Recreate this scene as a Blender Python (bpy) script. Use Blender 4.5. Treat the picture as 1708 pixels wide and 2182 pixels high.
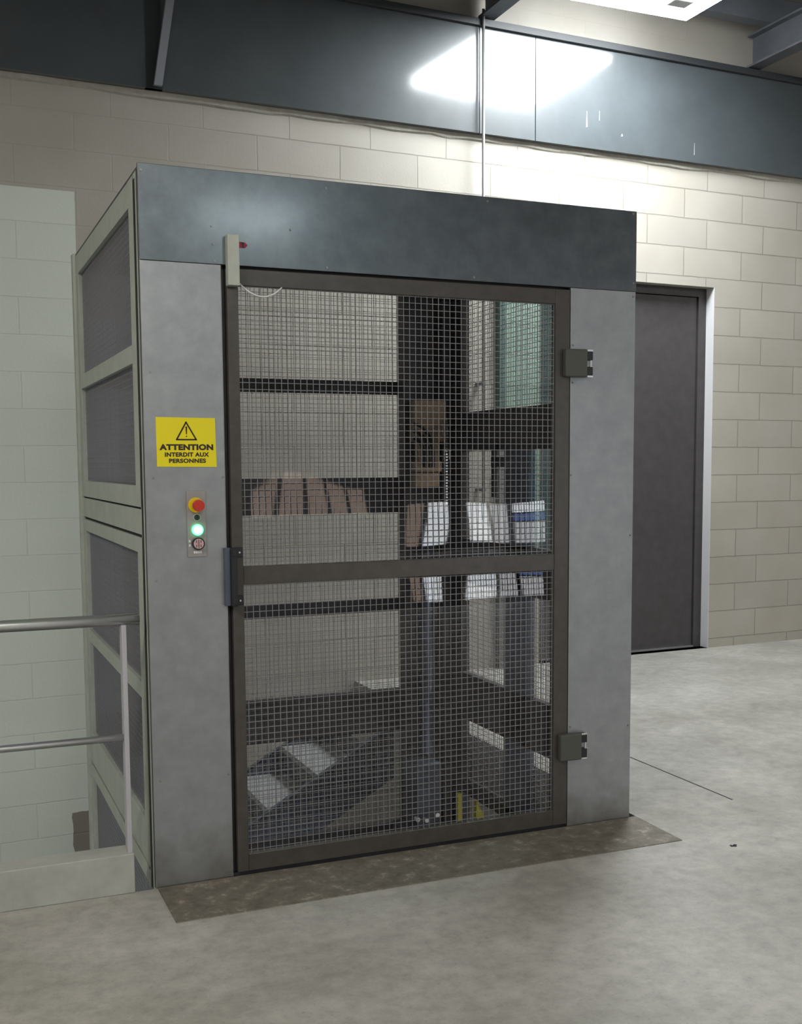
import bpy, bmesh, math, random
from mathutils import Vector, Matrix
random.seed(7)
for o in list(bpy.data.objects): bpy.data.objects.remove(o)
SC = bpy.context.scene
COL = SC.collection
PI = math.pi

# ------------------------------------------------------------------ camera
yaw, pit, roll = 0.4065, -0.0911, -0.0049
f = Vector((math.sin(yaw)*math.cos(pit), math.cos(yaw)*math.cos(pit), math.sin(pit)))
r0 = Vector((math.cos(yaw), -math.sin(yaw), 0)); u0 = r0.cross(f)
r = r0*math.cos(roll)+u0*math.sin(roll); u = -r0*math.sin(roll)+u0*math.cos(roll)
cam = bpy.data.cameras.new('camera'); camo = bpy.data.objects.new('camera', cam); COL.objects.link(camo)
M = Matrix.Identity(4)
for i in range(3):
    M[i][0] = r[i]; M[i][1] = u[i]; M[i][2] = -f[i]
M[2][3] = 1.5
camo.matrix_world = M
cam.sensor_fit = 'VERTICAL'; cam.sensor_height = 36; cam.sensor_width = 36*1708/2182
cam.lens = 2414.56*36/2182
cam.shift_x = -40/2182; cam.shift_y = 117/2182
cam.clip_start = 0.05; cam.clip_end = 200
SC.camera = camo
# ------------------------------------------------------------------ world, exposure
w = bpy.data.worlds.new('hall_ambient'); SC.world = w; w.use_nodes = True
w.node_tree.nodes['Background'].inputs[0].default_value = (0.90, 0.90, 0.87, 1)
w.node_tree.nodes['Background'].inputs[1].default_value = 0.44
SC.view_settings.view_transform = 'Standard'; SC.view_settings.look = 'None'
SC.view_settings.gamma = 1; SC.view_settings.use_curve_mapping = False
SC.view_settings.exposure = 0.0
LAMP_E = 53.0          # radiance of the luminaire diffusers
LAMP_ADDED = 47.0  # radiance of the added lamps out of view

# ------------------------------------------------------------------ main dimensions
D = 3.954; XL = 0.679; XR = 2.662; YB = 5.768; H = 2.508
WA = 0.0385            # the block wall is turned slightly against the lift
def wall_pt(s, out, z):   # s along the wall, out = distance in front of it
    c, n = math.cos(WA), math.sin(WA)
    return Vector((4.5+s*c+out*n, 7.38+s*n-out*c, z))
WALL_M = Matrix.Translation((4.5, 7.38, 0)) @ Matrix.Rotation(WA, 4, 'Z')  # local: x along, -y towards room

# ------------------------------------------------------------------ materials
def nm(name):
    m = bpy.data.materials.new(name); m.use_nodes = True
    nt = m.node_tree; b = nt.nodes['Principled BSDF']; return m, nt, b
def mat(name, col, rough=0.5, metal=0.0, spec=0.5, var=0.0, scale=6.0, bump=0.0, bscale=40, col2=None, rvar=0.0):
    m, nt, b = nm(name)
    b.inputs['Base Color'].default_value = (*col, 1); b.inputs['Roughness'].default_value = rough
    b.inputs['Metallic'].default_value = metal; b.inputs['Specular IOR Level'].default_value = spec
    tc = nt.nodes.new('ShaderNodeTexCoord')
    if var or col2:
        n = nt.nodes.new('ShaderNodeTexNoise'); n.inputs['Scale'].default_value = scale; n.inputs['Detail'].default_value = 6
        n.inputs['Roughness'].default_value = 0.65
        cr = nt.nodes.new('ShaderNodeValToRGB'); cr.color_ramp.elements[0].position = 0.32; cr.color_ramp.elements[1].position = 0.68
        c2 = col2 or tuple(min(1, c*(1+var)) for c in col); c1 = col if col2 else tuple(c*(1-var) for c in col)
        cr.color_ramp.elements[0].color = (*c1, 1); cr.color_ramp.elements[1].color = (*c2, 1)
        nt.links.new(tc.outputs['Object'], n.inputs['Vector']); nt.links.new(n.outputs['Fac'], cr.inputs[0])
        nt.links.new(cr.outputs[0], b.inputs['Base Color'])
        if rvar:
            mr = nt.nodes.new('ShaderNodeMapRange'); mr.inputs[3].default_value = rough-rvar; mr.inputs[4].default_value = rough+rvar
            nt.links.new(n.outputs['Fac'], mr.inputs[0]); nt.links.new(mr.outputs[0], b.inputs['Roughness'])
    if bump:
        n2 = nt.nodes.new('ShaderNodeTexNoise'); n2.inputs['Scale'].default_value = bscale; n2.inputs['Detail'].default_value = 4
        bp = nt.nodes.new('ShaderNodeBump'); bp.inputs['Strength'].default_value = bump; bp.inputs['Distance'].default_value = 0.004
        nt.links.new(tc.outputs['Object'], n2.inputs['Vector']); nt.links.new(n2.outputs['Fac'], bp.inputs['Height'])
        nt.links.new(bp.outputs[0], b.inputs['Normal'])
    return m
def emit(name, col, e):
    m, nt, b = nm(name)
    b.inputs['Base Color'].default_value = (*col, 1); b.inputs['Emission Color'].default_value = (*col, 1)
    b.inputs['Emission Strength'].default_value = e; return m
def glassy(name, tint, ior=1.45, rough=0.02, boost=1.0):
    m = bpy.data.materials.new(name); m.use_nodes = True; nt = m.node_tree
    nt.nodes.remove(nt.nodes['Principled BSDF']); out = nt.nodes['Material Output']
    t = nt.nodes.new('ShaderNodeBsdfTransparent'); t.inputs[0].default_value = (*tint, 1)
    g = nt.nodes.new('ShaderNodeBsdfGlossy'); g.inputs['Roughness'].default_value = rough
    lw = nt.nodes.new('ShaderNodeLayerWeight'); lw.inputs[0].default_value = 0.5
    pw = nt.nodes.new('ShaderNodeMath'); pw.operation = 'POWER'; pw.inputs[1].default_value = 5
    mu = nt.nodes.new('ShaderNodeMath'); mu.operation = 'MULTIPLY_ADD'; mu.inputs[1].default_value = 0.95*boost; mu.inputs[2].default_value = 0.035*boost; mu.use_clamp = True
    nt.links.new(lw.outputs['Facing'], pw.inputs[0]); nt.links.new(pw.outputs[0], mu.inputs[0])
    mx = nt.nodes.new('ShaderNodeMixShader')
    nt.links.new(mu.outputs[0], mx.inputs[0])
    nt.links.new(t.outputs[0], mx.inputs[1]); nt.links.new(g.outputs[0], mx.inputs[2]); nt.links.new(mx.outputs[0], out.inputs[0])
    return m

def coat(m_, w_, r_, i_=1.5):
    b_ = m_.node_tree.nodes['Principled BSDF']; b_.inputs['Coat Weight'].default_value = w_; b_.inputs['Coat Roughness'].default_value = r_; b_.inputs['Coat IOR'].default_value = i_
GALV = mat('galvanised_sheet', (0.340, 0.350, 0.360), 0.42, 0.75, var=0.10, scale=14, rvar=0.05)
GALV_D = mat('dark_galvanised_sheet', (0.140, 0.155, 0.165), 0.33, 0.85, var=0.14, scale=14, rvar=0.05)  # header: dark ceiling reflection put into the galvanised colour
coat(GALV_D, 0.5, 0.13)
def foot_dirt(m_):
    nt = m_.node_tree; L = nt.links; b_ = nt.nodes['Principled BSDF']; src = b_.inputs['Base Color'].links[0].from_socket
    tc = nt.nodes.new('ShaderNodeTexCoord'); sp = nt.nodes.new('ShaderNodeSeparateXYZ'); L.new(tc.outputs['Object'], sp.inputs[0])
    n = nt.nodes.new('ShaderNodeTexNoise'); n.inputs['Scale'].default_value = 11; n.inputs['Detail'].default_value = 7; L.new(tc.outputs['Object'], n.inputs['Vector'])
    a = nt.nodes.new('ShaderNodeMath'); a.operation = 'MULTIPLY_ADD'; a.inputs[1].default_value = -0.45; L.new(n.outputs[0], a.inputs[0]); L.new(sp.outputs[2], a.inputs[2])
    mr = nt.nodes.new('ShaderNodeMapRange'); mr.inputs[1].default_value = -0.24; mr.inputs[2].default_value = -0.06; mr.inputs[3].default_value = 0.5; mr.inputs[4].default_value = 0.0; L.new(a.outputs[0], mr.inputs[0])
    mx = nt.nodes.new('ShaderNodeMix'); mx.data_type = 'RGBA'; L.new(mr.outputs[0], mx.inputs[0]); L.new(src, mx.inputs[6]); mx.inputs[7].default_value = (0.15, 0.125, 0.095, 1)
    L.new(mx.outputs[2], b_.inputs['Base Color'])
foot_dirt(GALV)
FRAME = mat('zinc_frame', (0.43, 0.455, 0.40), 0.5, 0.25, var=0.08, scale=10)
WIRE = mat('zinc_wire', (0.25, 0.24, 0.245), 0.45, 0.4)
DOORM = mat('dark_bronze_paint', (0.070, 0.062, 0.055), 0.33, 0.2, var=0.15, scale=18)
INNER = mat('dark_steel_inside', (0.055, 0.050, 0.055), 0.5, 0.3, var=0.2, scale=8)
BLUEST = mat('blue_grey_steel', (0.085, 0.10, 0.14), 0.42, 0.4, var=0.2, scale=8)
BLACK = mat('black_plastic', (0.012, 0.012, 0.015), 0.4)
GAP_BLACK = mat('black_rubber_gap', (0.01, 0.01, 0.01), 0.8)  # flat black standing in for shade in narrow gaps
CLAD = mat('dark_blue_cladding', (0.060, 0.070, 0.076), 0.42, 0.0, spec=0.35, var=0.12, scale=3, bump=0.12, bscale=2.2)
coat(CLAD, 1.0, 0.12, 1.6)
RAFT = mat('rafter_steel', (0.12, 0.128, 0.145), 0.5, 0.2, var=0.15, scale=5)
DECK = mat('ceiling_deck', (0.15, 0.155, 0.14), 0.65, 0.1, var=0.2, scale=3)
CHROME = mat('brushed_tube', (0.80, 0.80, 0.80), 0.30, 0.95)
PAINTW = mat('pale_post_paint', (0.42, 0.41, 0.44), 0.5)
YEL = mat('yellow_sign', (0.80, 0.68, 0.0), 0.45)
INK = mat('brown_black_ink', (0.03, 0.012, 0.008), 0.5)
RED = mat('red_plastic', (0.50, 0.03, 0.015), 0.35)
YELP = mat('yellow_plastic', (0.72, 0.52, 0.0), 0.4)
PLATE = mat('panel_plate', (0.33, 0.31, 0.30), 0.4, 0.5, var=0.06, scale=30)
GREEN = emit('green_lamp', (0.08, 1.0, 0.30), 4.0)
GREENC = emit('green_lamp_core', (0.55, 1.0, 0.70), 9.0)
PINK = mat('pale_pink_face', (0.55, 0.36, 0.36), 0.5)
WHITE = mat('white_plastic', (0.75, 0.75, 0.74), 0.4)
MAG = mat('magenta_red_tag', (0.36, 0.02, 0.06), 0.5)
CARD = mat('tan_housing', (0.44, 0.31, 0.21), 0.6, var=0.1, scale=9)
YSAFE = mat('yellow_safety_paint', (0.55, 0.50, 0.02), 0.5)
TREAD = mat('pale_stair_tread', (0.27, 0.27, 0.27), 0.6, var=0.1, scale=9)
STEP_D = mat('dark_stair_riser', (0.07, 0.075, 0.09), 0.6, var=0.15)
WDOOR = mat('dark_brown_grey_door', (0.055, 0.050, 0.052), 0.5, 0.1, var=0.15, scale=12)
JAMB = mat('white_reveal', (0.66, 0.65, 0.66), 0.7)
PLEXI = glassy('acrylic_sheet', (0.97, 0.98, 0.98), boost=2.0)
TEAL = glassy('teal_acrylic', (0.80, 0.95, 0.94), boost=1.0, rough=0.08)  # teal tint stands in for a greenish reflection on the pane
DIFF = emit('luminaire_diffuser', (0.93, 0.98, 1.0), LAMP_E)
DIFF_ADDED = emit('luminaire_diffuser_far', (1.0, 0.965, 0.89), LAMP_ADDED)
DIFF3 = emit('luminaire_diffuser_cool', (0.80, 0.95, 1.0), 34.0)
LAMPB = mat('luminaire_housing', (0.5, 0.5, 0.5), 0.5)

def floor_material():
    m, nt, b = nm('concrete_floor'); L = nt.links
    tc = nt.nodes.new('ShaderNodeTexCoord')
    n1 = nt.nodes.new('ShaderNodeTexNoise'); n1.inputs['Scale'].default_value = 1.6; n1.inputs['Detail'].default_value = 8; n1.inputs['Roughness'].default_value = 0.62
    n2 = nt.nodes.new('ShaderNodeTexNoise'); n2.inputs['Scale'].default_value = 14; n2.inputs['Detail'].default_value = 6; n2.inputs['Roughness'].default_value = 0.7
    n3 = nt.nodes.new('ShaderNodeTexNoise'); n3.inputs['Scale'].default_value = 90; n3.inputs['Detail'].default_value = 3
    c1 = nt.nodes.new('ShaderNodeValToRGB'); c1.color_ramp.elements[0].position = 0.34; c1.color_ramp.elements[1].position = 0.66
    c1.color_ramp.elements[0].color = (0.300, 0.287, 0.255, 1); c1.color_ramp.elements[1].color = (0.455, 0.438, 0.405, 1)
    c2 = nt.nodes.new('ShaderNodeValToRGB'); c2.color_ramp.elements[0].position = 0.30; c2.color_ramp.elements[1].position = 0.62
    c2.color_ramp.elements[0].color = (0.70, 0.70, 0.69, 1); c2.color_ramp.elements[1].color = (1, 1, 1, 1)
    c3 = nt.nodes.new('ShaderNodeValToRGB'); c3.color_ramp.elements[0].position = 0.22; c3.color_ramp.elements[1].position = 0.42
    c3.color_ramp.elements[0].color = (0.75, 0.75, 0.75, 1); c3.color_ramp.elements[1].color = (1, 1, 1, 1)
    for n in (n1, n2, n3): L.new(tc.outputs['Object'], n.inputs['Vector'])
    L.new(n1.outputs[0], c1.inputs[0]); L.new(n2.outputs[0], c2.inputs[0]); L.new(n3.outputs[0], c3.inputs[0])
    a = nt.nodes.new('ShaderNodeMix'); a.data_type = 'RGBA'; a.blend_type = 'MULTIPLY'; a.inputs[0].default_value = 1
    L.new(c1.outputs[0], a.inputs[6]); L.new(c2.outputs[0], a.inputs[7])
    a2 = nt.nodes.new('ShaderNodeMix'); a2.data_type = 'RGBA'; a2.blend_type = 'MULTIPLY'; a2.inputs[0].default_value = 1
    L.new(a.outputs[2], a2.inputs[6]); L.new(c3.outputs[0], a2.inputs[7]); L.new(a2.outputs[2], b.inputs['Base Color'])
    mr = nt.nodes.new('ShaderNodeMapRange'); mr.inputs[3].default_value = 0.42; mr.inputs[4].default_value = 0.62
    L.new(n1.outputs[0], mr.inputs[0]); L.new(mr.outputs[0], b.inputs['Roughness'])
    bp = nt.nodes.new('ShaderNodeBump'); bp.inputs['Strength'].default_value = 0.15; bp.inputs['Distance'].default_value = 0.003
    L.new(n2.outputs[0], bp.inputs['Height']); L.new(bp.outputs[0], b.inputs['Normal'])
    return m
def wall_material():
    m, nt, b = nm('painted_blockwork'); L = nt.links
    tc = nt.nodes.new('ShaderNodeTexCoord'); sp = nt.nodes.new('ShaderNodeSeparateXYZ'); L.new(tc.outputs['Object'], sp.inputs[0])
    def math_(op, a, bb=None, c=None):
        n = nt.nodes.new('ShaderNodeMath'); n.operation = op
        for i, v in enumerate((a, bb, c)):
            if v is None: continue
            if isinstance(v, (int, float)): n.inputs[i].default_value = v
            else: L.new(v, n.inputs[i])
        return n.outputs[0]
    X, Z = sp.outputs[0], sp.outputs[2]
    nz = nt.nodes.new('ShaderNodeTexNoise'); nz.inputs['Scale'].default_value = 9; nz.inputs['Detail'].default_value = 5; L.new(tc.outputs['Object'], nz.inputs['Vector'])
    wob = math_('MULTIPLY', math_('SUBTRACT', nz.outputs[0], 0.5), 0.008)
    cx = nt.nodes.new('ShaderNodeCombineXYZ'); L.new(math_('ADD', math_('SUBTRACT', X, 0.93-0.57*40), wob), cx.inputs[0])
    L.new(math_('ADD', math_('SUBTRACT', Z, 0.073-0.2203*40), wob), cx.inputs[1])
    br = nt.nodes.new('ShaderNodeTexBrick'); br.inputs['Scale'].default_value = 1; br.inputs['Brick Width'].default_value = 0.57
    br.inputs['Row Height'].default_value = 0.2203; br.inputs['Mortar Size'].default_value = 0.0045; br.inputs['Mortar Smooth'].default_value = 0.35
    br.inputs['Bias'].default_value = 0; br.offset = 0.614; br.offset_frequency = 2; br.squash = 1
    br.inputs['Color1'].default_value = (0.96, 0.96, 0.96, 1); br.inputs['Color2'].default_value = (1.03, 1.03, 1.02, 1); br.inputs['Mortar'].default_value = (0.72, 0.71, 0.69, 1)
    L.new(cx.outputs[0], br.inputs['Vector'])
    # left part is paler, with one bare strip near its foot
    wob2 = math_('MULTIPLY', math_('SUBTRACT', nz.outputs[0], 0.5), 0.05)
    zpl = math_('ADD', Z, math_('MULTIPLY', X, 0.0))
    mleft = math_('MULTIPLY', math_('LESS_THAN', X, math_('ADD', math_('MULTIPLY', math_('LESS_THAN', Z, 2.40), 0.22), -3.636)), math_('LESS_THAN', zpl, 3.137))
    bare = math_('MULTIPLY', math_('GREATER_THAN', math_('ADD', X, wob2), -3.765), math_('LESS_THAN', math_('ADD', Z, wob2), -0.67))
    bare = math_('MULTIPLY', bare, math_('GREATER_THAN', Z, -2.0))
    bare = math_('MULTIPLY', bare, math_('LESS_THAN', X, -3.4))
    nb = nt.nodes.new('ShaderNodeTexNoise'); nb.inputs['Scale'].default_value = 2.0; nb.inputs['Detail'].default_value = 5; L.new(tc.outputs['Object'], nb.inputs['Vector'])
    r1 = nt.nodes.new('ShaderNodeValToRGB'); r1.color_ramp.elements[0].position = 0.3; r1.color_ramp.elements[1].position = 0.7
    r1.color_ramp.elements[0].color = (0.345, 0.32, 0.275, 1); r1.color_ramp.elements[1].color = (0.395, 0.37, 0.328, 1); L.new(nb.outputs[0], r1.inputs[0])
    def mix(fac, a, bb, mode='MIX'):
        n = nt.nodes.new('ShaderNodeMix'); n.data_type = 'RGBA'; n.blend_type = mode
        for i, v in ((0, fac), (6, a), (7, bb)):
            if isinstance(v, (int, float)): n.inputs[i].default_value = v
            elif isinstance(v, tuple): n.inputs[i].default_value = (*v, 1)
            else: L.new(v, n.inputs[i])
        return n.outputs[2]
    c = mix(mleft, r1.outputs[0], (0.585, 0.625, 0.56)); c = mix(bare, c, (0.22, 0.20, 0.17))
    # left-hand dimness put into the joints: fill weakens them, also above the steel band
    mr = nt.nodes.new('ShaderNodeMapRange'); mr.inputs[1].default_value = -2.9; mr.inputs[2].default_value = -1.9; mr.inputs[3].default_value = 0.85; mr.inputs[4].default_value = 0.0; L.new(X, mr.inputs[0])
    joint_fade = math_('MAXIMUM', mr.outputs[0], math_('MULTIPLY', math_('GREATER_THAN', Z, 4.3), 0.92))
    joint_fade = math_('MAXIMUM', joint_fade, math_('MULTIPLY', mleft, 0.0))
    joint_fade = math_('MULTIPLY', joint_fade, math_('SUBTRACT', 1.0, math_('MULTIPLY', mleft, 0.12)))
    jo = mix(joint_fade, br.outputs['Color'], (1.0, 1.0, 1.0))
    c = mix(1.0, c, jo, 'MULTIPLY'); L.new(c, b.inputs['Base Color'])
    b.inputs['Roughness'].default_value = 0.65
    bp = nt.nodes.new('ShaderNodeBump'); bp.invert = True; bp.inputs['Strength'].default_value = 0.9; bp.inputs['Distance'].default_value = 0.006
    nf = nt.nodes.new('ShaderNodeTexNoise'); nf.inputs['Scale'].default_value = 60; nf.inputs['Detail'].default_value = 3; L.new(tc.outputs['Object'], nf.inputs['Vector'])
    L.new(math_('ADD', math_('MULTIPLY', br.outputs['Fac'], math_('SUBTRACT', 1.0, joint_fade)), math_('MULTIPLY', nf.outputs[0], 0.12)), bp.inputs['Height']); L.new(bp.outputs[0], b.inputs['Normal'])
    return m
def ramp_material():
    m, nt, b = nm('worn_steel_plate'); L = nt.links
    tc = nt.nodes.new('ShaderNodeTexCoord')
    n1 = nt.nodes.new('ShaderNodeTexNoise'); n1.inputs['Scale'].default_value = 16; n1.inputs['Detail'].default_value = 8; n1.inputs['Roughness'].default_value = 0.75
    c1 = nt.nodes.new('ShaderNodeValToRGB'); e = c1.color_ramp.elements
    e[0].position = 0.35; e[0].color = (0.10, 0.085, 0.066, 1); e[1].position = 0.72; e[1].color = (0.40, 0.365, 0.31, 1)
    x = e.new(0.55); x.color = (0.165, 0.145, 0.115, 1)
    L.new(tc.outputs['Object'], n1.inputs['Vector']); L.new(n1.outputs[0], c1.inputs[0]); L.new(c1.outputs[0], b.inputs['Base Color'])
    b.inputs['Roughness'].default_value = 0.6; b.inputs['Metallic'].default_value = 0.2
    return m
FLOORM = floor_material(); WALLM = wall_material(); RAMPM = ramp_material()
KERBM = mat('kerb_concrete', (0.36, 0.365, 0.335), 0.75, var=0.12, scale=9, bump=0.2)
JOINTM = mat('dark_joint_filler', (0.05, 0.05, 0.05), 0.8)

# ------------------------------------------------------------------ helpers
def bx(bm, x0, x1, y0, y1, z0, z1, bev=0.0):
    r_ = bmesh.ops.create_cube(bm, size=1)
    vs = r_['verts']
    bmesh.ops.scale(bm, vec=(x1-x0, y1-y0, z1-z0), verts=vs)
    bmesh.ops.translate(bm, vec=((x0+x1)/2, (y0+y1)/2, (z0+z1)/2), verts=vs)
    if bev:
        es = list({e for v in vs for e in v.link_edges})
        bmesh.ops.bevel(bm, geom=es, offset=bev, segments=2, affect='EDGES', profile=0.5)
    return vs
def cyl(bm, p, q, rad, n=20, rad2=None):
    p, q = Vector(p), Vector(q); d = q-p
    mt = Matrix.Translation((p+q)/2) @ d.to_track_quat('Z', 'Y').to_matrix().to_4x4()
    bmesh.ops.create_cone(bm, cap_ends=True, segments=n, radius1=rad, radius2=rad if rad2 is None else rad2, depth=d.length, matrix=mt)
def tube(bm, pts, rad, n=8):
    pts = [Vector(p) for p in pts]; rings = []
    for i, p in enumerate(pts):
        t = (pts[min(i+1, len(pts)-1)]-pts[max(i-1, 0)]).normalized()
        a = t.orthogonal().normalized() if i == 0 else (a - t*a.dot(t)).normalized()
        b_ = t.cross(a)
        rings.append([bm.verts.new(p+(a*math.cos(2*PI*k/n)+b_*math.sin(2*PI*k/n))*rad) for k in range(n)])
    for A, B in zip(rings, rings[1:]):
        for k in range(n): bm.faces.new((A[k], A[(k+1) % n], B[(k+1) % n], B[k]))
    bm.faces.new(rings[0][::-1]); bm.faces.new(rings[-1])
def bez(p0, p1, p2, n=14):
    p0, p1, p2 = map(Vector, (p0, p1, p2))
    return [(1-t)**2*p0+2*t*(1-t)*p1+t*t*p2 for t in [i/n for i in range(n+1)]]
def prism(bm, pts, axis, a0, a1):
    """extrude a 2-D outline (list of (u,v)) along axis 'x','y' or 'z'"""
    def P(uv, a):
        return {'x': (a, uv[0], uv[1]), 'y': (uv[0], a, uv[1]), 'z': (uv[0], uv[1], a)}[axis]
    A = [bm.verts.new(P(p, a0)) for p in pts]; B = [bm.verts.new(P(p, a1)) for p in pts]; n = len(pts)
    bm.faces.new(A[::-1]); bm.faces.new(B)
    for k in range(n): bm.faces.new((A[k], A[(k+1) % n], B[(k+1) % n], B[k]))
def obj(name, bm, m, parent=None, mw=None, smooth=False):
    bmesh.ops.recalc_face_normals(bm, faces=bm.faces)
    me = bpy.data.meshes.new(name); bm.to_mesh(me); bm.free()
    for mm in (m if isinstance(m, (list, tuple)) else [m]): me.materials.append(mm)
    if smooth:
        for p in me.polygons: p.use_smooth = True
    o = bpy.data.objects.new(name, me); COL.objects.link(o)
    if mw is not None: o.matrix_world = mw
    if parent is not None:
        o.parent = parent; o.matrix_parent_inverse = parent_world(parent).inverted()
    return o
def parent_world(p):
    m_ = p.matrix_basis.copy()
    if p.parent: m_ = parent_world(p.parent) @ p.matrix_parent_inverse @ m_
    return m_
def tag(o, label, cat, group=None, kind=None):
    o['label'] = label; o['category'] = cat
    if group: o['group'] = group
    if kind: o['kind'] = kind
    return o
def thing(name, label, cat, loc=(0, 0, 0), group=None):
    o = bpy.data.objects.new(name, None); COL.objects.link(o); o.location = loc
    return tag(o, label, cat, group)
def struct(o, label=None, cat=None):
    o['kind'] = 'structure'
    if label: o['label'] = label
    if cat: o['category'] = cat
    return o
NB = bmesh.new

# ------------------------------------------------------------------ room shell
bm = NB()
bx(bm, -9, 14, -11, 3.958, -0.25, 0)
bx(bm, 2.70, 14, 3.958, 7.52, -0.25, 0)
bx(bm, 2.65, 2.70, 5.80, 7.52, -0.25, 0)
bx(bm, -9, -3.0, 3.958, 7.3, -0.25, 0)
struct(obj('floor', bm, FLOORM), 'mottled grey concrete floor slab around the stairwell opening', 'floor')
bm = NB(); bx(bm, -9, 14, 3.9, 7.6, -3.05, -2.85)
struct(obj('floor', bm, KERBM), 'lower storey concrete floor seen down the shaft', 'floor')
# block wall with door opening  (local x along wall, y=0 is the painted face)
DX0, DX1, DZ = -0.36, 1.237, 2.868
bm = NB()
bx(bm, -12, DX0, 0, 0.28, -3, 5.3); bx(bm, DX1, 9.5, 0, 0.28, -3, 5.3); bx(bm, DX0, DX1, 0, 0.28, DZ, 5.3); bx(bm, DX0, DX1, 0, 0.28, -3, 0)
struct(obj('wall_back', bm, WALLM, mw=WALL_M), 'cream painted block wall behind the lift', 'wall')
# white reveal
bm = NB(); bx(bm, DX1-0.004, DX1, -0.001, 0.11, 0, DZ)
struct(obj('trim_1', bm, JAMB, mw=WALL_M), 'white painted reveal on the right of the dark door', 'door reveal')
# door
dr = bpy.data.objects.new('door_1', None); COL.objects.link(dr); dr.matrix_world = WALL_M @ Matrix.Translation((0.4, 0.1, 0))
struct(dr, 'dark brown-grey double door recessed in the block wall', 'door')
bm = NB(); bx(bm, DX0+0.075, 0.41, 0.105, 0.150, 0.012, DZ-0.07, 0.003); obj('door_leaf', bm, WDOOR, dr, WALL_M)
bm = NB(); bx(bm, 0.416, DX1-0.085, 0.105, 0.150, 0.012, DZ-0.07, 0.003); obj('door_leaf', bm, WDOOR, dr, WALL_M)
bm = NB(); bx(bm, DX0, DX0+0.07, 0.09, 0.17, 0, DZ); bx(bm, DX1-0.08, DX1, 0.09, 0.17, 0, DZ); bx(bm, DX0+.07, DX1-.08, 0.09, 0.17, DZ-0.065, DZ)
obj('door_frame', bm, WDOOR, dr, WALL_M)
bm = NB(); bx(bm, DX0+.07, DX1-.08, 0.085, 0.125, 0.0, 0.012); obj('threshold', bm, CHROME, dr, WALL_M)
bm = NB(); bx(bm, DX0+.07, DX1-.08, 0.16, 0.2, 0.0, DZ-.06); obj('door_backing', bm, GAP_BLACK, dr, WALL_M)
# steel cladding band along the wall, in sheets, with a top lip
S = lambda x: (x-4.5)/math.cos(WA)
tb = bpy.data.objects.new('trim_2', None); COL.objects.link(tb); tb.matrix_world = WALL_M @ Matrix.Translation((0, 0, 3.79))
struct(tb, 'dark blue-grey steel band running along the top of the block wall', 'steel band')
seams = [-12, -3.1, S(1.30), S(3.605), S(4.056), S(6.9), 9.5]
for a, b_ in zip(seams, seams[1:]):
    bm = NB(); bx(bm, a+0.0025, b_-0.0025, -0.055, -0.0, 3.785, 4.50, 0.0015); obj('cladding_sheet', bm, CLAD, tb, WALL_M)
bm = NB(); bx(bm, -12, 9.5, -0.085, 0, 4.497, 4.545, 0.002); obj('top_flange', bm, mat('dark_flange', (0.03, 0.032, 0.036), 0.55), tb, WALL_M)
bm = NB(); bx(bm, -12, 9.5, -0.040, 0, 3.79, 4.49); obj('backing_web', bm, GAP_BLACK, tb, WALL_M)
# flat bar leaning on the band at the left
bm = NB(); prism(bm, [(S(1.345), 3.80), (S(1.395), 3.80), (S(1.51), 4.49), (S(1.46), 4.49)], 'y', -0.085, -0.055); obj('leaning_stiffener', bm, mat('pale_stiffener', (0.24, 0.25, 0.28), 0.5), tb, WALL_M)
for (x_, z_, h_, w_) in ((4.49, 3.93, 0.115, 0.012), (4.60, 3.99, 0.07, 0.006), (4.80, 3.90, 0.02, 0.016), (5.47, 3.84, 0.09, 0.005)):
    bm = NB(); prism(bm, [(S(x_)-w_/2, z_), (S(x_)+w_/2, z_+0.004), (S(x_)+w_*.2, z_+h_), (S(x_)-w_*.1, z_+h_)], 'y', -0.0562, -0.0551); obj('paint_drip', bm, KERBM, tb, WALL_M)
# uneven mortar ledge under the band
bm = NB(); 
n = 150; x0, x1 = -12.0, 9.5
rows = [[], [], [], []]
for i in range(n+1):
    x = x0+(x1-x0)*i/n; zb = 3.742+random.uniform(-.008, .008); o_ = -0.014+random.uniform(-.005, .005)
    for k, p in enumerate(((x, 0, 3.790), (x, o_, 3.784), (x, o_*0.8, zb+.01), (x, 0, zb))): rows[k].append(bm.verts.new(p))
for k in range(3):
    for i in range(n): bm.faces.new((rows[k][i], rows[k][i+1], rows[k+1][i+1], rows[k+1][i]))
LEDGE = mat('mortar_ledge', (0.36, 0.345, 0.30), 0.8, var=0.1, scale=20, bump=0.5)
struct(obj('trim_3', bm, LEDGE, mw=WALL_M), 'rough cream mortar ledge under the dark steel band', 'ledge')
# ceiling: trapezoid deck, purlins, rafters
bm = NB(); pts = []
yy = -11.0
while yy < 7.9:
    pts += [(yy, 5.02), (yy+0.05, 4.98), (yy+0.13, 4.98), (yy+0.18, 5.02)]; yy += 0.25
pts2 = pts+[(7.9, 5.02), (7.9, 5.10), (-11.0, 5.10)]
A = [bm.verts.new((-9, p[0], p[1])) for p in pts2]; B = [bm.verts.new((14, p[0], p[1])) for p in pts2]
for k in range(len(pts2)): k2 = (k+1) % len(pts2); bm.faces.new((A[k], A[k2], B[k2], B[k]))
struct(obj('ceiling', bm, DECK), 'dark ribbed steel roof deck', 'ceiling')
for i, y in enumerate((7.10, 5.2, 3.3, 1.4, -0.5, -2.4, -4.3, -6.2, -8.1)):
    bm = NB(); bx(bm, -9, 14, y, y+0.11, 4.80, 4.978, 0.004)
    o = struct(obj('trim_%d' % (10+i), bm, RAFT), 'dark steel purlin under the roof deck', 'purlin'); o['group'] = 'purlins under the roof deck'
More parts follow.
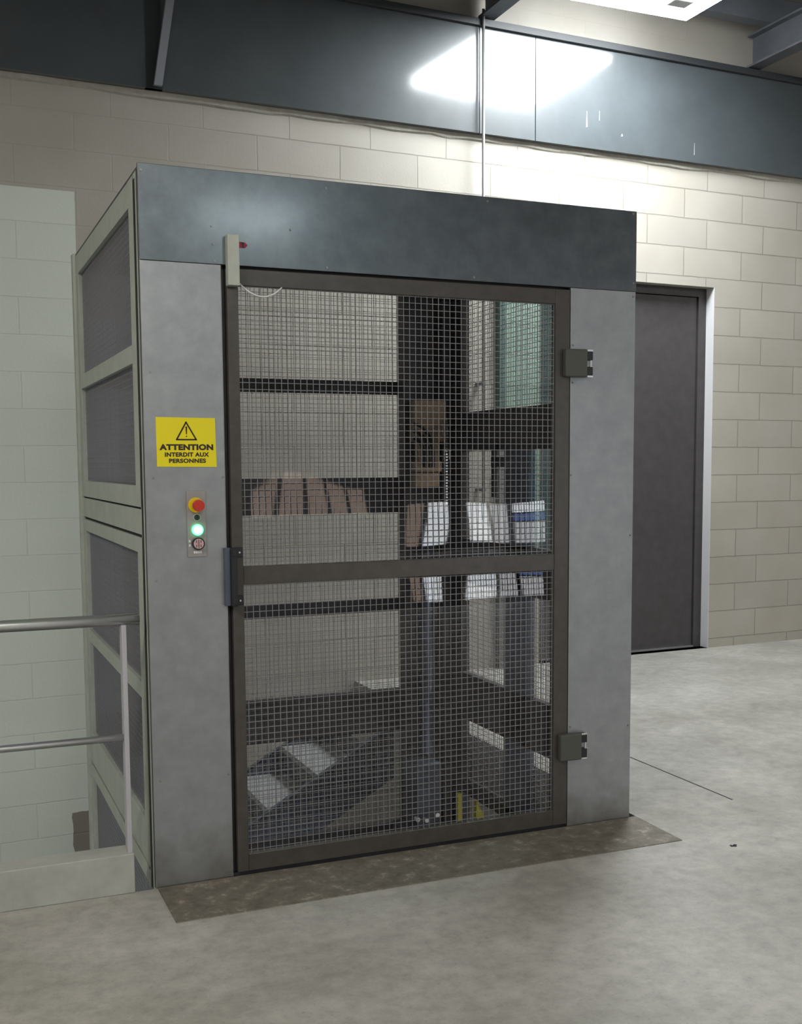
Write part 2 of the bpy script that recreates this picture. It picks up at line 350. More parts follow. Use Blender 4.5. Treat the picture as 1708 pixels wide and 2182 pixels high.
for i, x in enumerate((3.66, 6.035, 8.41, 10.785, 1.285, -1.09, -3.465, -5.84)):
    bm = NB()
    for a0, a1, z0, z1 in ((-0.06, 0.06, 4.555, 4.570), (-0.005, 0.005, 4.570, 4.785), (-0.06, 0.06, 4.785, 4.80)):
        bx(bm, x+a0, x+a1, -11, 7.33+ (x-4.5)*math.tan(WA)-0.0, z0, z1)
    if x > 6.0: pass
    o = struct(obj('trim_%d' % (30+i), bm, RAFT), 'steel rafter under the roof, running towards the block wall', 'rafter'); o['group'] = 'steel rafters'

# ------------------------------------------------------------------ luminaires
def luminaire(cx, cy, label, em, hx=0.565, hy=0.585, zc=4.60):
    t = thing('ceiling_light', label, 'lamp', (cx, cy, zc), 'square ceiling lights')
    bm = NB(); bx(bm, cx-hx-0.03, cx+hx+0.03, cy-hy-0.03, cy+hy+0.03, zc+0.05, zc+0.10, 0.004); obj('housing', bm, LAMPB, t)
    bm = NB(); bx(bm, cx-hx, cx+hx, cy-hy, cy+hy, zc, zc+0.051, 0.003); obj('diffuser', bm, em, t)
    bm = NB(); bx(bm, cx+hx-0.33, cx+hx-0.17, cy+hy-0.33, cy+hy-0.21, zc-0.02, zc+0.001, 0.01); obj('clip', bm, LAMPB, t)
    for sx in (-1, 1):
        bm = NB(); cyl(bm, (cx+sx*hx*.7, cy, zc+0.098), (cx+sx*hx*.7, cy, 4.99), 0.006, 8); obj('hanger', bm, CHROME, t)
    return t
luminaire(4.465, 6.30, 'bright white square ceiling light near the block wall', DIFF)
for (cx, cy, la) in ((3.9, -6.55, 'square ceiling light hanging over the far end of the hall'),
                     (-2.2, 1.2, 'square ceiling light hanging left of the stairwell'),
                     (8.6, 0.8, 'square ceiling light hanging over the right of the hall'),
                     (0.6, -3.2, 'square ceiling light hanging over the middle of the hall')):
    luminaire(cx, cy, la, DIFF3 if cy < -5 else DIFF_ADDED)  # all but the first are added out of view to brighten the hall

# ------------------------------------------------------------------ lit windows and doors, plus glowing brown shelves, at the far end behind the viewer (seen mirrored in the acrylic)
bm = NB(); bx(bm, -9, 14, -11.3, -11.0, 0, 5.0)
struct(obj('wall_front', bm, mat('far_wall_paint', (0.20, 0.19, 0.18), 0.8, var=0.1)), 'grey wall at the far end of the hall', 'wall')
WIN = emit('daylight_pane', (0.90, 0.95, 1.0), 9.0); WIN2 = emit('grey_daylight_pane', (0.80, 0.82, 0.86), 6.0); WINB = emit('blue_backlit_pane', (0.16, 0.28, 0.75), 4.0); BROWN_GLOW = emit('warm_pane', (0.62, 0.46, 0.36), 3.2)
def lit_panel(i, x0, x1, z0, z1, m, frame=WDOOR):
    t = bpy.data.objects.new('window_%d' % i, None); COL.objects.link(t); t.location = ((x0+x1)/2, -10.99, z0); struct(t)
    bm = NB(); bx(bm, x0, x1, -10.995, -10.98, z0, z1); obj('window_pane', bm, m, t)
    bm = NB()
    for a in ((x0-.04, x0, z0-.04, z1+.04), (x1, x1+.04, z0-.04, z1+.04), (x0, x1, z0-.04, z0), (x0, x1, z1, z1+.04)): bx(bm, a[0], a[1], -10.998, -10.95, a[2], a[3])
    obj('window_frame', bm, frame, t)
lit_panel(1, 8.25, 8.60, 0.3, 2.4, WIN); lit_panel(11, 7.95, 8.19, 0.3, 2.4, BROWN_GLOW)
lit_panel(2, 9.00, 9.50, 0.3, 2.4, WIN); lit_panel(3, 9.56, 9.95, 0.3, 2.4, WIN2)
lit_panel(4, 10.05, 11.0, 1.95, 2.4, WIN); lit_panel(5, 10.05, 11.0, 1.50, 1.87, WINB); lit_panel(12, 10.05, 11.0, 0.3, 1.42, WIN2)
for k in range(5): lit_panel(6+k, 5.2+k*0.42, 5.55+k*0.42, 2.0, 2.95, BROWN_GLOW)  # brown shelves built as glowing panes, to show in the acrylic reflection

# ------------------------------------------------------------------ stairwell kerb, handrail
bm = NB(); bx(bm, -3.0, 0.606, 3.952, 4.06, -0.0, 0.141, 0.003)
tag(obj('kerb', bm, KERBM), 'low pale concrete kerb along the stairwell edge, left of the lift', 'kerb')
hr = thing('handrail', 'round steel tube handrail with one flat post, left of the lift', 'handrail', (0.594, 3.99, 0.141))
bm = NB(); cyl(bm, (-3.0, 3.99, 0.965), (0.650, 3.99, 0.965), 0.0205, 28); obj('top_rail', bm, CHROME, hr, smooth=True)
bm = NB(); cyl(bm, (-3.0, 3.99, 0.550), (0.590, 3.99, 0.550), 0.0125, 20); obj('lower_rail', bm, CHROME, hr, smooth=True)
for x in (0.594, -2.2):
    bm = NB(); bx(bm, x-0.008, x+0.008, 3.965, 4.015, 0.141, 0.948, 0.001); obj('rail_post', bm, PAINTW, hr)

# ------------------------------------------------------------------ welded mesh helper
def mesh_grid(bm, plane, a0, a1, b0, b1, c, pitch=0.0237, wd=0.0022, depth=0.0016):
    """plane 'y': grid in x (a) and z (b) at y=c ; plane 'x': grid in y (a) and z (b) at x=c"""
    def put(p0, p1, q0, q1, cc):
        h = wd/2
        if plane == 'y': bxq(bm, p0, p1, cc-h, cc+h, q0, q1)
        else: bxq(bm, cc-h, cc+h, p0, p1, q0, q1)
    a = a0+pitch/2
    while a < a1:
        put(a-wd/2, a+wd/2, b0, b1, c-depth/2); a += pitch
    b_ = b0+pitch/2
    while b_ < b1:
        put(a0, a1, b_-wd/2, b_+wd/2, c+depth/2); b_ += pitch
def bxq(bm, x0, x1, y0, y1, z0, z1):
    v = [bm.verts.new(p) for p in ((x0, y0, z0), (x1, y0, z0), (x1, y1, z0), (x0, y1, z0), (x0, y0, z1), (x1, y0, z1), (x1, y1, z1), (x0, y1, z1))]
    for q in ((0, 3, 2, 1), (4, 5, 6, 7), (0, 1, 5, 4), (1, 2, 6, 5), (2, 3, 7, 6), (3, 0, 4, 7)): bm.faces.new([v[k] for k in q])

# ------------------------------------------------------------------ the goods lift enclosure
lift = thing('goods_lift_enclosure', 'tall grey steel goods lift enclosure with a dark wire mesh door', 'goods lift', ((XL+XR)/2, (D+YB)/2, 0))
# front sheets
SCREWM = mat('zinc_screw', (0.30, 0.30, 0.30), 0.45, 0.9)
def screws(parent, pts, y=D):
    for (x, z) in pts:
        bm = NB(); cyl(bm, (x, y, z), (x, y-0.003, z), 0.0045, 10); cyl(bm, (x, y-0.003, z), (x, y-0.0045, z), 0.002, 8); obj('screw', bm, SCREWM, parent)
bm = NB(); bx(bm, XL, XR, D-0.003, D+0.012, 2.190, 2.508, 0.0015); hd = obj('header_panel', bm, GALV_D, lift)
screws(hd, [(0.690, 2.484), (0.926, 2.318), (0.930, 2.258), (0.933, 2.200), (1.342, 2.481), (1.987, 2.490), (2.642, 2.496), (1.342, 2.203), (2.646, 2.222), (1.209, 2.326), (1.93, 2.203)], D-.003)
bm = NB(); bx(bm, XL, 0.956, D, D+0.012, 0.004, 2.1895, 0.0015); lp = obj('front_panel', bm, GALV, lift)
screws(lp, [(0.705, 1.814), (0.707, 1.455), (0.707, 1.098), (0.703, 0.388), (0.703, 0.03), (0.949, 1.455), (0.948, 1.092), (0.947, 0.385), (0.945, 0.03)])
bm = NB(); bx(bm, 2.358, XR, D, D+0.012, 0.004, 2.1895, 0.0015); rp = obj('front_panel', bm, GALV, lift)
screws(rp, [(2.370, 1.965), (2.370, 1.818), (2.651, 2.17), (2.365, 1.45), (2.370, 0.42), (2.650, 1.2), (2.650, 0.4)])
# corner posts
bm = NB(); bx(bm, XL, 0.96, D+0.012, D+0.055, -2.85, 2.49); bx(bm, XL, XL+0.05, D+0.055, D+0.10, -2.85, 2.49); obj('corner_post', bm, FRAME, lift)
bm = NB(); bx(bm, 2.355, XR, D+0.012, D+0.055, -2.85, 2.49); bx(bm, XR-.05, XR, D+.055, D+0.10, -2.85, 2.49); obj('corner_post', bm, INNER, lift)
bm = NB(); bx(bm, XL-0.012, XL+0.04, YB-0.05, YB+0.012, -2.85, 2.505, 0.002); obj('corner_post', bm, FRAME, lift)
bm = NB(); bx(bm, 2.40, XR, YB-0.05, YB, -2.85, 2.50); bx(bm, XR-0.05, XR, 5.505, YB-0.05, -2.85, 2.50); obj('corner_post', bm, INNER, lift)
bm = NB(); bx(bm, 0.956, 2.358, D+0.03, D+0.055, 2.14, 2.49); obj('head_channel', bm, INNER, lift)
bm = NB(); bx(bm, 0.958, 2.356, D+0.014, D+0.055, -0.25, 0.012); obj('sill_channel', bm, INNER, lift)
bm = NB(); bx(bm, XL+0.002, XR-0.002, D+0.012, YB, 2.49, 2.50); obj('roof_sheet', bm, INNER, lift)
for a, b_ in ((0.930, 0.992), (2.345, 2.40)):
    bm = NB(); bx(bm, a, b_, D+0.032, D+0.056, 0.013, 2.139); obj('door_jamb', bm, INNER, lift)  # added dark strips that stop light showing through the door gaps
# black strips standing in for the shaded gaps beside the corner post on the left side
bm = NB(); bx(bm, XL-0.001, XL+0.045, D+0.058, D+0.086, -0.02, 2.47); obj('seal_strip', bm, GAP_BLACK, lift)
bm = NB(); bx(bm, XL-0.0008, XL+0.03, D+0.0125, D+0.024, 0.0, 2.49); obj('seal_strip', bm, GAP_BLACK, lift)
# left side frames: outer face flush with XL
def side_frame(y0, y1, z0, z1, rails, stile_f, stile_b, th=0.03, x=XL):
    bm = NB()
    bx(bm, x, x+th, y0, y0+stile_f, z0, z1, 0.0015); bx(bm, x, x+th, y1-stile_b, y1, z0, z1, 0.0015)
    for (a, b_) in rails: bx(bm, x+0.0005, x+th, y0+stile_f, y1-stile_b, a, b_, 0.0015)
    o = obj('side_frame', bm, FRAME, lift)
    zs = sorted(rails); fills = [(zs[i][1], zs[i+1][0]) for i in range(len(zs)-1)]
    for a, b_ in fills:
        bm = NB(); mesh_grid(bm, 'x', y0+stile_f, y1-stile_b, a, b_, x+th*0.6); obj('wire_mesh', bm, WIRE, o)
side_frame(4.045, 5.718, 1.350, 2.490, [(2.40, 2.49), (1.86, 1.925), (1.350, 1.425)], 0.11, 0.085)
BLUET = glassy('blue_polycarbonate', (0.74, 0.80, 0.96), boost=1.0, rough=0.12)
for a, b_ in ((1.43, 2.395), (0.205, 1.18)):
    bm = NB(); bx(bm, XL+0.024, XL+0.028, 4.16, 5.63, a, b_); obj('polycarbonate_sheet', bm, BLUET, lift)
bm = NB(); bx(bm, XL+0.004, XL+0.03, 4.045, 5.718, 1.252, 1.342, 0.001); obj('belt_plate', bm, FRAME, lift)
bm = NB(); bx(bm, XL+0.012, XL+0.03, 4.045, 5.718, 1.236, 1.36); obj('belt_gap', bm, GAP_BLACK, lift)
side_frame(4.045, 5.718, 0.045, 1.240, [(1.185, 1.240), (0.65, 0.71), (0.045, 0.20)], 0.11, 0.085)
bm = NB(); bx(bm, XL+0.012, XL+0.03, 4.045, 5.718, 0.025, 0.05); obj('belt_gap', bm, GAP_BLACK, lift)
side_frame(4.045, 5.718, -1.15, 0.030, [(-0.03, 0.030), (-1.15, -1.08)], 0.06, 0.06)
bm = NB(); bx(bm, XL+0.022, XL+0.028, 4.105, 5.658, -1.08, -0.03); obj('pit_sheet', bm, mat('pale_blue_sheet', (0.36, 0.44, 0.51), 0.45, 0.1, var=0.1), lift)  # sheet colour lightened to stand in for light below floor level
side_frame(4.045, 5.718, -2.8, -1.16, [(-1.22, -1.16), (-2.8, -2.7)], 0.06, 0.06)
# back frame
def rails_y(name, zs, x0, x1, y0, y1, m):
    for a, b_ in zs:
        bm = NB(); bx(bm, x0, x1, y0, y1, a, b_, 0.001); obj(name, bm, m, lift)
bz = [(2.42, 2.49), (1.870, 1.938), (1.236, 1.425), (0.695, 0.765), (0.030, 0.262), (-0.60, -0.50)]
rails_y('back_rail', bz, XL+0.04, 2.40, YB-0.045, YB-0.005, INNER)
for (a, b_) in ((1.938, 2.42), (1.425, 1.870), (0.765, 1.236), (0.262, 0.695), (-0.50, 0.030)):
    bm = NB(); mesh_grid(bm, 'y', XL+0.04, 2.40, a, b_, YB-0.025, pitch=0.0237); obj('wire_mesh', bm, WIRE, lift)
# right side
rz = [(2.385, 2.49), (1.565, 1.768), (0.862, 1.098), (0.116, 0.368), (-0.30, -0.235)]
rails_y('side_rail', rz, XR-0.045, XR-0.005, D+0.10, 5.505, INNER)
bm = NB(); bx(bm, XR-0.045, XR-0.005, 4.77, 5.012, -0.30, 1.566); obj('side_stile', bm, BLUEST, lift)
for (a, b_) in ((1.768, 2.385), (1.098, 1.565), (0.368, 0.862), (-0.235, 0.116)):
    bm = NB(); mesh_grid(bm, 'x', D+0.10, 5.505, a, b_, XR-0.02); obj('wire_mesh', bm, WIRE, lift)
bm = NB(); bx(bm, XR-0.034, XR-0.030, 4.10, 5.150, 1.772, 2.385); obj('acrylic_guard', bm, TEAL, lift)
bm = NB(); bx(bm, XR-0.034, XR-0.030, 4.10, 4.765, 1.100, 1.565); obj('acrylic_guard', bm, TEAL, lift)

# door
door = bpy.data.objects.new('door', None); COL.objects.link(door); door.location = (2.352, D, 0.02)
door.parent = lift; door.matrix_parent_inverse = parent_world(lift).inverted()
y0, y1 = D-0.006, D+0.028
for nm_, a in (('door_stile', (0.974, 1.015, 0.018, 2.180)), ('door_stile', (2.287, 2.352, 0.018, 2.180))):
    bm = NB(); bx(bm, a[0], a[1], y0, y1, a[2], a[3], 0.0025); obj(nm_, bm, DOORM, door)
for a in ((2.122, 2.180), (1.070, 1.136), (0.018, 0.082)):
    bm = NB(); bx(bm, 1.015, 2.287, y0+0.0008, y1-.0008, a[0], a[1], 0.0025); obj('door_rail', bm, DOORM, door)
for a, b_ in ((1.136, 2.122), (0.082, 1.070)):
    bm = NB(); mesh_grid(bm, 'y', 1.015, 2.287, a, b_, D+0.004); obj('wire_mesh', bm, WIRE, door)
def sheet(z0, z1, tilt, nseg=60):
    bm = NB(); zs = [z0+(z1-z0)*i/nseg for i in range(nseg+1)]
    ys = [0.0]
    for i in range(nseg): ys.append(ys[-1]+math.tan(tilt((zs[i]+zs[i+1])/2))*(zs[i+1]-zs[i]))
    mn = min(ys); ys = [v-mn+D+0.030 for v in ys]
    nx = 40
    g = []
    for i in range(nseg+1):
        g.append([bm.verts.new((1.0+1.30*k/nx, ys[i]+0.0012*math.sin(PI*k/nx)+0.00022*math.sin(5*k/nx*PI+zs[i]*9), zs[i])) for k in range(nx+1)])
    for i in range(nseg):
        for k in range(nx): bm.faces.new((g[i][k], g[i][k+1], g[i+1][k+1], g[i+1][k]))
    return obj('acrylic_sheet', bm, PLEXI, door, smooth=True)
R_ = math.radians
def lerp(z, pts):
    for (a, va), (b_, vb) in zip(pts, pts[1:]):
        if z <= b_: return R_(va+(vb-va)*max(0, (z-a))/(b_-a))
    return R_(pts[-1][1])
sheet(1.12, 2.13, lambda z: lerp(z, [(1.10, -0.6), (1.185, 0.5), (1.33, 3.0), (1.40, 3.6), (1.8, 1.0), (2.2, -0.4)]))
sheet(0.07, 1.09, lambda z: lerp(z, [(0.05, 0), (0.70, 0.0), (0.92, 1.7), (1.06, 4.2), (1.2, 4.6)]))
# handle
hn = None
bm = NB()
bx(bm, 0.963, 0.986, D-0.036, D-0.012, 0.998, 1.205, 0.003)
for z in (1.0, 1.172): bx(bm, 0.964, 1.012, D-0.016, D-0.0062, z, z+0.034, 0.002); bx(bm, 0.966, 0.985, D-0.04, D-0.008, z+.004, z+.029, 0.002)
hn = obj('handle', bm, BLACK, door)
for z in (1.016, 1.188):
    bm = NB(); cyl(bm, (0.999, D-0.016, z), (0.999, D-0.0185, z), 0.0034, 12); obj('screw', bm, CHROME, hn)
bm = NB(); bx(bm, 0.944, 0.964, D-0.022, D-0.001, 1.000, 1.206, 0.002); obj('strike_plate', bm, BLUEST, lift)
# hinges
for z0, z1, dx in ((1.838, 1.948, 0.0), (0.288, 0.398, -0.012)):
    bm = NB(); bx(bm, 2.318+dx, 2.418+dx, D-0.035, D-0.0062, z0, z1, 0.006); hg = obj('hinge', bm, mat('hinge_green_grey', (0.075, 0.075, 0.065), 0.5, 0.1), door)
    for a, b_ in ((z0+0.006, z0+0.042), (z1-0.042, z1-0.004)):
        bm = NB(); bx(bm, 2.416+dx, 2.447+dx, D-0.028, D-0.0002, a, b_, 0.003); obj('hinge_knuckle', bm, BLACK, hg)
    bm = NB(); cyl(bm, (2.441+dx, D-0.020, z0+0.03), (2.441+dx, D-0.020, z1-0.03), 0.004, 12)
    bx(bm, 2.418+dx, 2.444+dx, D-0.032, D-0.028, z1-0.008, z1-0.001); bx(bm, 2.418+dx, 2.444+dx, D-0.032, D-0.028, z0+0.001, z0+0.007)
    cyl(bm, (2.436+dx, D-0.014, (z0+z1)/2-.01), (2.462+dx, D-0.018, (z0+z1)/2-.014), 0.0018, 8)
    obj('hinge_pin', bm, CHROME, hg)

# interlock bracket + tag + loose white cable
bm = NB(); bx(bm, 0.972, 1.013, D-0.040, D-0.0035, 2.116, 2.289, 0.002)
tag(obj('door_interlock_cover', bm, FRAME), 'narrow upright grey metal cover over the door top left corner', 'cover')
ty = D-0.0035
rt = thing('position_tag', 'tiny magenta red arrow tag on the dark header beside the metal cover', 'tag', (1.016, ty, 2.25))
bm = NB(); prism(bm, [(1.016, 2.251), (1.042, 2.251), (1.053, 2.261), (1.042, 2.271), (1.016, 2.271)], 'y', ty-0.001, ty); obj('tag_plate', bm, MAG, rt)
bm = NB(); bx(bm, 1.0335, 1.038, ty-0.0016, ty-0.001, 2.252, 2.270); bx(bm, 1.029, 1.034, ty-0.0016, ty-0.001, 2.264, 2.268); obj('tag_mark', bm, INK, rt)
bm = NB(); tube(bm, bez((1.018, D-0.012, 2.128), (1.095, D-0.030, 2.045), (1.171, D-0.012, 2.122)), 0.0026, 8)
tag(obj('loose_cable', bm, WHITE, smooth=True), 'short white cable sagging across the top left of the mesh door', 'cable')

# warning sign
def text(body, cx, z, y, m, parent, wid, hgt, bold):
    """lettering fitted to its measured width and height, as a solid mesh"""
    cu = bpy.data.curves.new('lettering', 'FONT'); cu.body = body; cu.size = 1.0; cu.offset = bold; cu.extrude = 0.01; cu.space_character = 1.08
    t_ = bpy.data.objects.new('lettering_source', cu); COL.objects.link(t_); bpy.context.view_layer.update()
    me = bpy.data.meshes.new_from_object(t_.evaluated_get(bpy.context.evaluated_depsgraph_get()))
    bpy.data.objects.remove(t_)
    xs = [v.co.x for v in me.vertices]; zs = [v.co.y for v in me.vertices]
    kx, kz = wid/(max(xs)-min(xs)), hgt/(max(zs)-min(zs)); mx_, mz = (max(xs)+min(xs))/2, (max(zs)+min(zs))/2
    for v in me.vertices: v.co = ((v.co.x-mx_)*kx+cx, y-v.co.z*0.03, (v.co.y-mz)*kz+z)
    me.name = 'lettering'; me.materials.clear(); me.materials.append(m)
    o = bpy.data.objects.new('lettering', me); COL.objects.link(o)
    o.parent = parent; o.matrix_parent_inverse = parent_world(parent).inverted(); return o
sy = D-0.0012
sg = thing('warning_sign', 'yellow warning sign reading ATTENTION INTERDIT AUX PERSONNES on the left panel', 'sign', (0.823, sy, 1.577))
bm = NB(); prism(bm, [(0.720, 1.493), (0.927, 1.491), (0.924, 1.661), (0.719, 1.663)], 'y', sy-0.0006, D-0.0002); obj('sign_plate', bm, YEL, sg)
ys = sy-0.0010
def poly_line(bm, pts, wd, y):
    n = len(pts); V = [Vector(p) for p in pts]
    for i in range(n):
        a, b_ = V[i], V[(i+1) % n]; d = (b_-a).normalized(); nn = Vector((-d.y, d.x))*wd/2
        prism(bm, [tuple(a-nn-d*wd*.3), tuple(b_-nn+d*wd*.3), tuple(b_+nn+d*wd*.3), tuple(a+nn-d*wd*.3)], 'y', y-0.0002, y+0.0003)
        cyl(bm, (a.x, y-0.0002, a.y), (a.x, y+0.0003, a.y), wd/2, 12)
bm = NB(); poly_line(bm, [(0.8225, 1.646), (0.7890, 1.586), (0.8570, 1.586)], 0.0052, ys)
prism(bm, [(0.8200, 1.631), (0.8262, 1.631), (0.8247, 1.604), (0.8217, 1.604)], 'y', ys-0.0002, ys+0.0003); cyl(bm, (0.8232, ys-.0002, 1.597), (0.8232, ys+.0003, 1.597), 0.0024, 14)
obj('warning_triangle', bm, INK, sg)
text('ATTENTION', 0.8225, 1.5600, ys, INK, sg, 0.187, 0.0210, 0.058)
text('INTERDIT AUX', 0.8240, 1.5345, ys, INK, sg, 0.154, 0.0152, 0.046)
text('PERSONNES', 0.8250, 1.5130, ys, INK, sg, 0.128, 0.0152, 0.046)

# control station
cp = thing('control_station', 'narrow grey push button station with red stop button and lit green lamp', 'control panel', (0.851, D, 1.293))
bm = NB(); bx(bm, 0.817, 0.885, D-0.005, D-0.0005, 1.177, 1.409, 0.0015); obj('face_plate', bm, PLATE, cp)
yf = D-0.005
def disc(name, cx, cz, rad, y0_, y1_, m, parent=cp, n=32, r2=None):
    bm = NB(); cyl(bm, (cx, y0_, cz), (cx, y1_, cz), rad, n, r2); return obj(name, bm, m, parent)
disc('stop_button_collar', 0.849, 1.359, 0.0265, yf, yf-0.006, YELP)
st = disc('stop_button', 0.852, 1.358, 0.013, yf-0.006, yf-0.030, RED); disc('button_cap', 0.852, 1.358, 0.021, yf-0.030, yf-0.044, RED, st, r2=0.019)
kc = disc('key_switch', 0.851, 1.316, 0.0125, yf, yf-0.008, CHROME)
bm = NB(); cyl(bm, (0.851, yf-.008, 1.316), (0.851, yf-.010, 1.316), 0.0105, 24); obj('key_face', bm, mat('dark_green_face', (0.01, 0.06, 0.03), 0.3), kc)
bm = NB(); bx(bm, 0.8498, 0.8522, yf-0.013, yf-0.010, 1.306, 1.326); obj('key_slot', bm, BLACK, kc)
gl = disc('green_lamp', 0.853, 1.272, 0.0195, yf, yf-0.008, GREEN); disc('lamp_lens', 0.853, 1.272, 0.014, yf-0.008, yf-0.016, GREENC, gl, r2=0.010)
cb = disc('selector_button', 0.854, 1.224, 0.0220, yf, yf-0.012, BLACK)
disc('button_face', 0.854, 1.224, 0.0175, yf-0.012, yf-0.014, PINK, cb)
bm = NB()
for k in range(4):
    a = PI/4+k*PI/2; c_, s_ = math.cos(a), math.sin(a)
    bx(bm, 0.854+c_*0.011-0.0011, 0.854+c_*0.011+0.0011, yf-0.0152, yf-0.014, 1.224+s_*0.011-0.0045, 1.224+s_*0.011+0.0045)
bx(bm, 0.853, 0.855, yf-.0152, yf-.014, 1.209, 1.239); obj('button_marks', bm, INK, cb)
bm = NB(); bx(bm, 0.8225, 0.8280, yf-.001, yf, 1.229, 1.237); bx(bm, 0.8225, 0.8280, yf-.001, yf, 1.214, 1.222); obj('side_marks', bm, WHITE, cp)
bm = NB()
for k in range(4): bx(bm, 0.8385+k*0.0075, 0.8445+k*0.0075, yf-.001, yf, 1.1895, 1.1975)
obj('label_marks', bm, WHITE, cp)

# ------------------------------------------------------------------ ramp plate
bm = NB(); prism(bm, [(3.622, 0.0), (3.9475, 0.0), (3.9475, 0.006), (3.624, 0.003)], 'x', 0.684, 2.690)
tag(obj('threshold_plate', bm, RAMPM), 'worn brown steel threshold plate on the floor in front of the lift', 'threshold plate')
bm = NB(); bx(bm, 3.222, 3.230, 3.985, 5.6, 0.0, 0.0012)
struct(obj('trim_4', bm, JOINTM), 'thin dark saw cut joint in the floor right of the lift', 'floor joint')
bm = NB()
for k in range(7): 
    x, y = 2.833+random.uniform(-.012, .014), 3.487+random.uniform(-.008, .008); bx(bm, x-.004, x+.004, y-.003, y+.003, 0.0, 0.003)
tag(obj('debris_crumb', bm, JOINTM), 'small dark crumb on the floor right of the threshold plate', 'debris', kind='stuff')

# ------------------------------------------------------------------ wall conduits
sw = S(3.611)
bm = NB(); cyl(bm, (sw, -0.100, 1.10), (sw, -0.100, 4.60), 0.0105, 14)
cd = tag(obj('wall_conduit', bm, mat('conduit_grey', (0.20, 0.20, 0.195), 0.5, 0.2), mw=WALL_M, smooth=True), 'thin light grey conduit dropping down the wall across the dark steel band', 'conduit')
for z in (1.3, 2.05):
    bm = NB(); bx(bm, sw-.015, sw+.015, -0.1135, -0.0, z, z+.018); obj('clip', bm, RAFT, cd, WALL_M)
s2 = S(3.785)
bm = NB(); bx(bm, s2-0.022, s2+0.022, -0.06, -0.0005, 0.0, 3.3, 0.003)
tag(obj('cable_trunking', bm, mat('trunking_grey', (0.13, 0.135, 0.13), 0.5), mw=WALL_M), 'dark grey vertical trunking on the wall seen through the lift', 'trunking')

# ------------------------------------------------------------------ staircase behind the shaft
stc = thing('staircase', 'steel staircase going down behind the lift shaft with pale treads', 'staircase', (1.4, 6.35, -2.85))
sl = 0.463/0.814
def top(x): return -0.020+(x-2.359)*sl
for y in (6.0, 6.72):
    bm = NB(); xa, xb = -2.4, 2.41
    prism(bm, [(xa, top(xa)-0.33), (xb, top(xb)-0.33), (xb, top(xb)), (xa, top(xa))], 'y', y-0.006, y+0.006)
    prism(bm, [(xa, top(xa)-0.010), (xb, top(xb)-0.010), (xb, top(xb)), (xa, top(xa))], 'y', y-0.006 if y > 6.5 else y-0.03, y+0.03 if y > 6.5 else y+0.006)
    obj('stringer', bm, BLUEST, stc)
for k in range(15):
    x = 2.247-0.29*k; z = top(x)-0.02-0.0; 
    zt = top(x-0.29)-0.004
    bm = NB(); bx(bm, x-0.29-0.012, x+0.006, 6.008, 6.712, zt-0.035, zt, 0.003); obj('tread', bm, TREAD, stc)
    bm = NB(); bx(bm, x+0.0062, x+0.012, 6.008, 6.712, zt-0.03, zt+0.165-.036); obj('riser', bm, STEP_D, stc)

bm = NB(); bx(bm, 2.255, 2.41, 6.008, 6.712, -0.045, -0.004, 0.003); obj('landing_plate', bm, TREAD, stc)

# ------------------------------------------------------------------ lifting mast and machinery in the shaft
ms = thing('lifting_mast', 'dark lifting mast with hoses and chain in the back right of the shaft', 'mast', (2.47, 5.6, -2.85))
for x in (2.372, 2.555):
    bm = NB(); bx(bm, x-0.045 if x < 2.5 else x-0.01, x+0.01 if x < 2.5 else x+0.045, 5.60, 5.70, -2.85, 2.46, 0.003); bx(bm, x-0.006, x+0.006, 5.66, 5.69, -2.85, 2.46); obj('mast_channel', bm, INNER, ms)
bm = NB(); bx(bm, 2.345, 2.61, 5.66, 5.70, 1.95, 2.46); bx(bm, 2.345, 2.61, 5.67, 5.70, -2.85, 1.95); obj('mast_web', bm, INNER, ms)
bm = NB(); cyl(bm, (2.46, 5.63, -2.85), (2.46, 5.63, 1.25), 0.04, 24); obj('ram_cylinder', bm, BLUEST, ms, smooth=True)
bm = NB(); bx(bm, 2.36, 2.545, 5.545, 5.655, 1.615, 1.832, 0.004); obj('pulley_housing', bm, CARD, ms)
bm = NB(); bx(bm, 2.385, 2.505, 5.545, 5.64, 1.455, 1.615, 0.003); obj('pulley_cheek', bm, CARD, ms)
bm = NB(); bx(bm, 2.362, 2.512, 5.53, 5.60, 1.455, 1.510, 0.003); obj('valve_block', bm, CARD, ms)
bm = NB(); bx(bm, 2.362, 2.495, 5.53, 5.60, 1.375, 1.450, 0.003); obj('valve_block', bm, CARD, ms)
for k, (xa, rr) in enumerate(((2.345, 0.060), (2.345, 0.085), (2.345, 0.110))):
    bm = NB(); pts = [(xa+rr*math.sin(t), 5.525-0.004*k, 1.60-0.06+rr*math.cos(t)*1.5) for t in [i*PI/2.0/12 for i in range(13)]]
    pts += [(xa+rr, 5.525-0.004*k, 1.54-0.02*i) for i in range(1, 4)]
    tube(bm, pts, 0.009, 10); obj('hose', bm, BLACK, ms, smooth=True)
bm = NB()
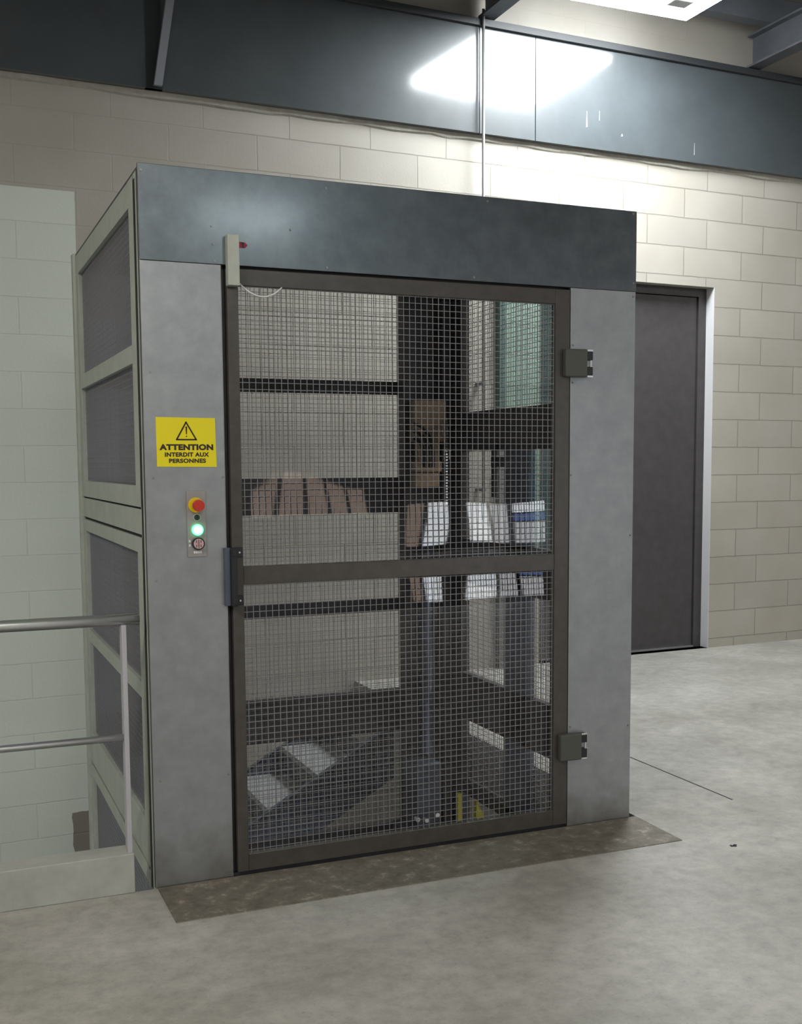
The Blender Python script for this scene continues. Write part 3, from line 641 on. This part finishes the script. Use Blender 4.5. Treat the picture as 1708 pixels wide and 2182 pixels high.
for k in range(30): bx(bm, 2.560, 2.572, 5.585, 5.597, 1.28+k*0.0155, 1.28+k*0.0155+0.010, 0.001)
obj('lift_chain', bm, CHROME, ms)
for x, z in ((2.518, 1.70), (2.545, 1.70), (2.525, 1.57), (2.556, 1.57)):
    bm = NB(); cyl(bm, (x, 5.52, z), (x, 5.545, z), 0.006, 12); cyl(bm, (x, 5.53, z-.05), (x, 5.53, z), 0.003, 8); obj('bolt', bm, CHROME, ms)
bm = NB(); cyl(bm, (2.662-.06, 5.095, 1.33), (2.662-.06, 5.095, 1.60), 0.014, 14); bx(bm, 2.60, 2.657, 5.06, 5.13, 1.48, 1.53, 0.003)
tag(obj('limit_switch', bm, BLACK, smooth=False), 'small black limit switch with rod inside the right of the shaft', 'switch')
# buffer and yellow stops low in the shaft
bm = NB(); bx(bm, 2.438, 2.462, 5.18, 5.21, -0.619, -0.202, 0.003)
tag(obj('safety_stop', bm, YSAFE), 'slim upright yellow safety stop, left of two at the shaft bottom', 'safety stop')
bm = NB(); prism(bm, [(2.541, -0.619), (2.600, -0.619), (2.590, -0.34), (2.545, -0.245)], 'y', 5.18, 5.21)
tag(obj('safety_stop', bm, YSAFE), 'wider tapered yellow safety stop, right of two at the shaft bottom', 'safety stop')
car = thing('lift_platform', 'dark lift platform with machinery parked below floor level', 'lift platform', (1.6, 4.9, -1.3))
bm = NB(); bx(bm, 0.78, 2.56, 4.10, 5.50, -0.70, -0.62, 0.004); obj('deck_plate', bm, mat('platform_dark', (0.04, 0.042, 0.045), 0.6, 0.1, var=0.25, scale=5), car)
bm = NB(); bx(bm, 2.26, 2.40, 5.30, 5.50, -0.62, -0.06, 0.006); bx(bm, 2.20, 2.44, 5.26, 5.50, -0.62, -0.40, 0.01); obj('drive_unit', bm, BLUEST, car)
bm = NB()
for x, z in ((2.24, -.30), (2.29, -.31), (2.35, -.29)): cyl(bm, (x, 5.24, z-.03), (x, 5.27, z-.03), 0.012, 12)
obj('drive_bolt', bm, CHROME, car)
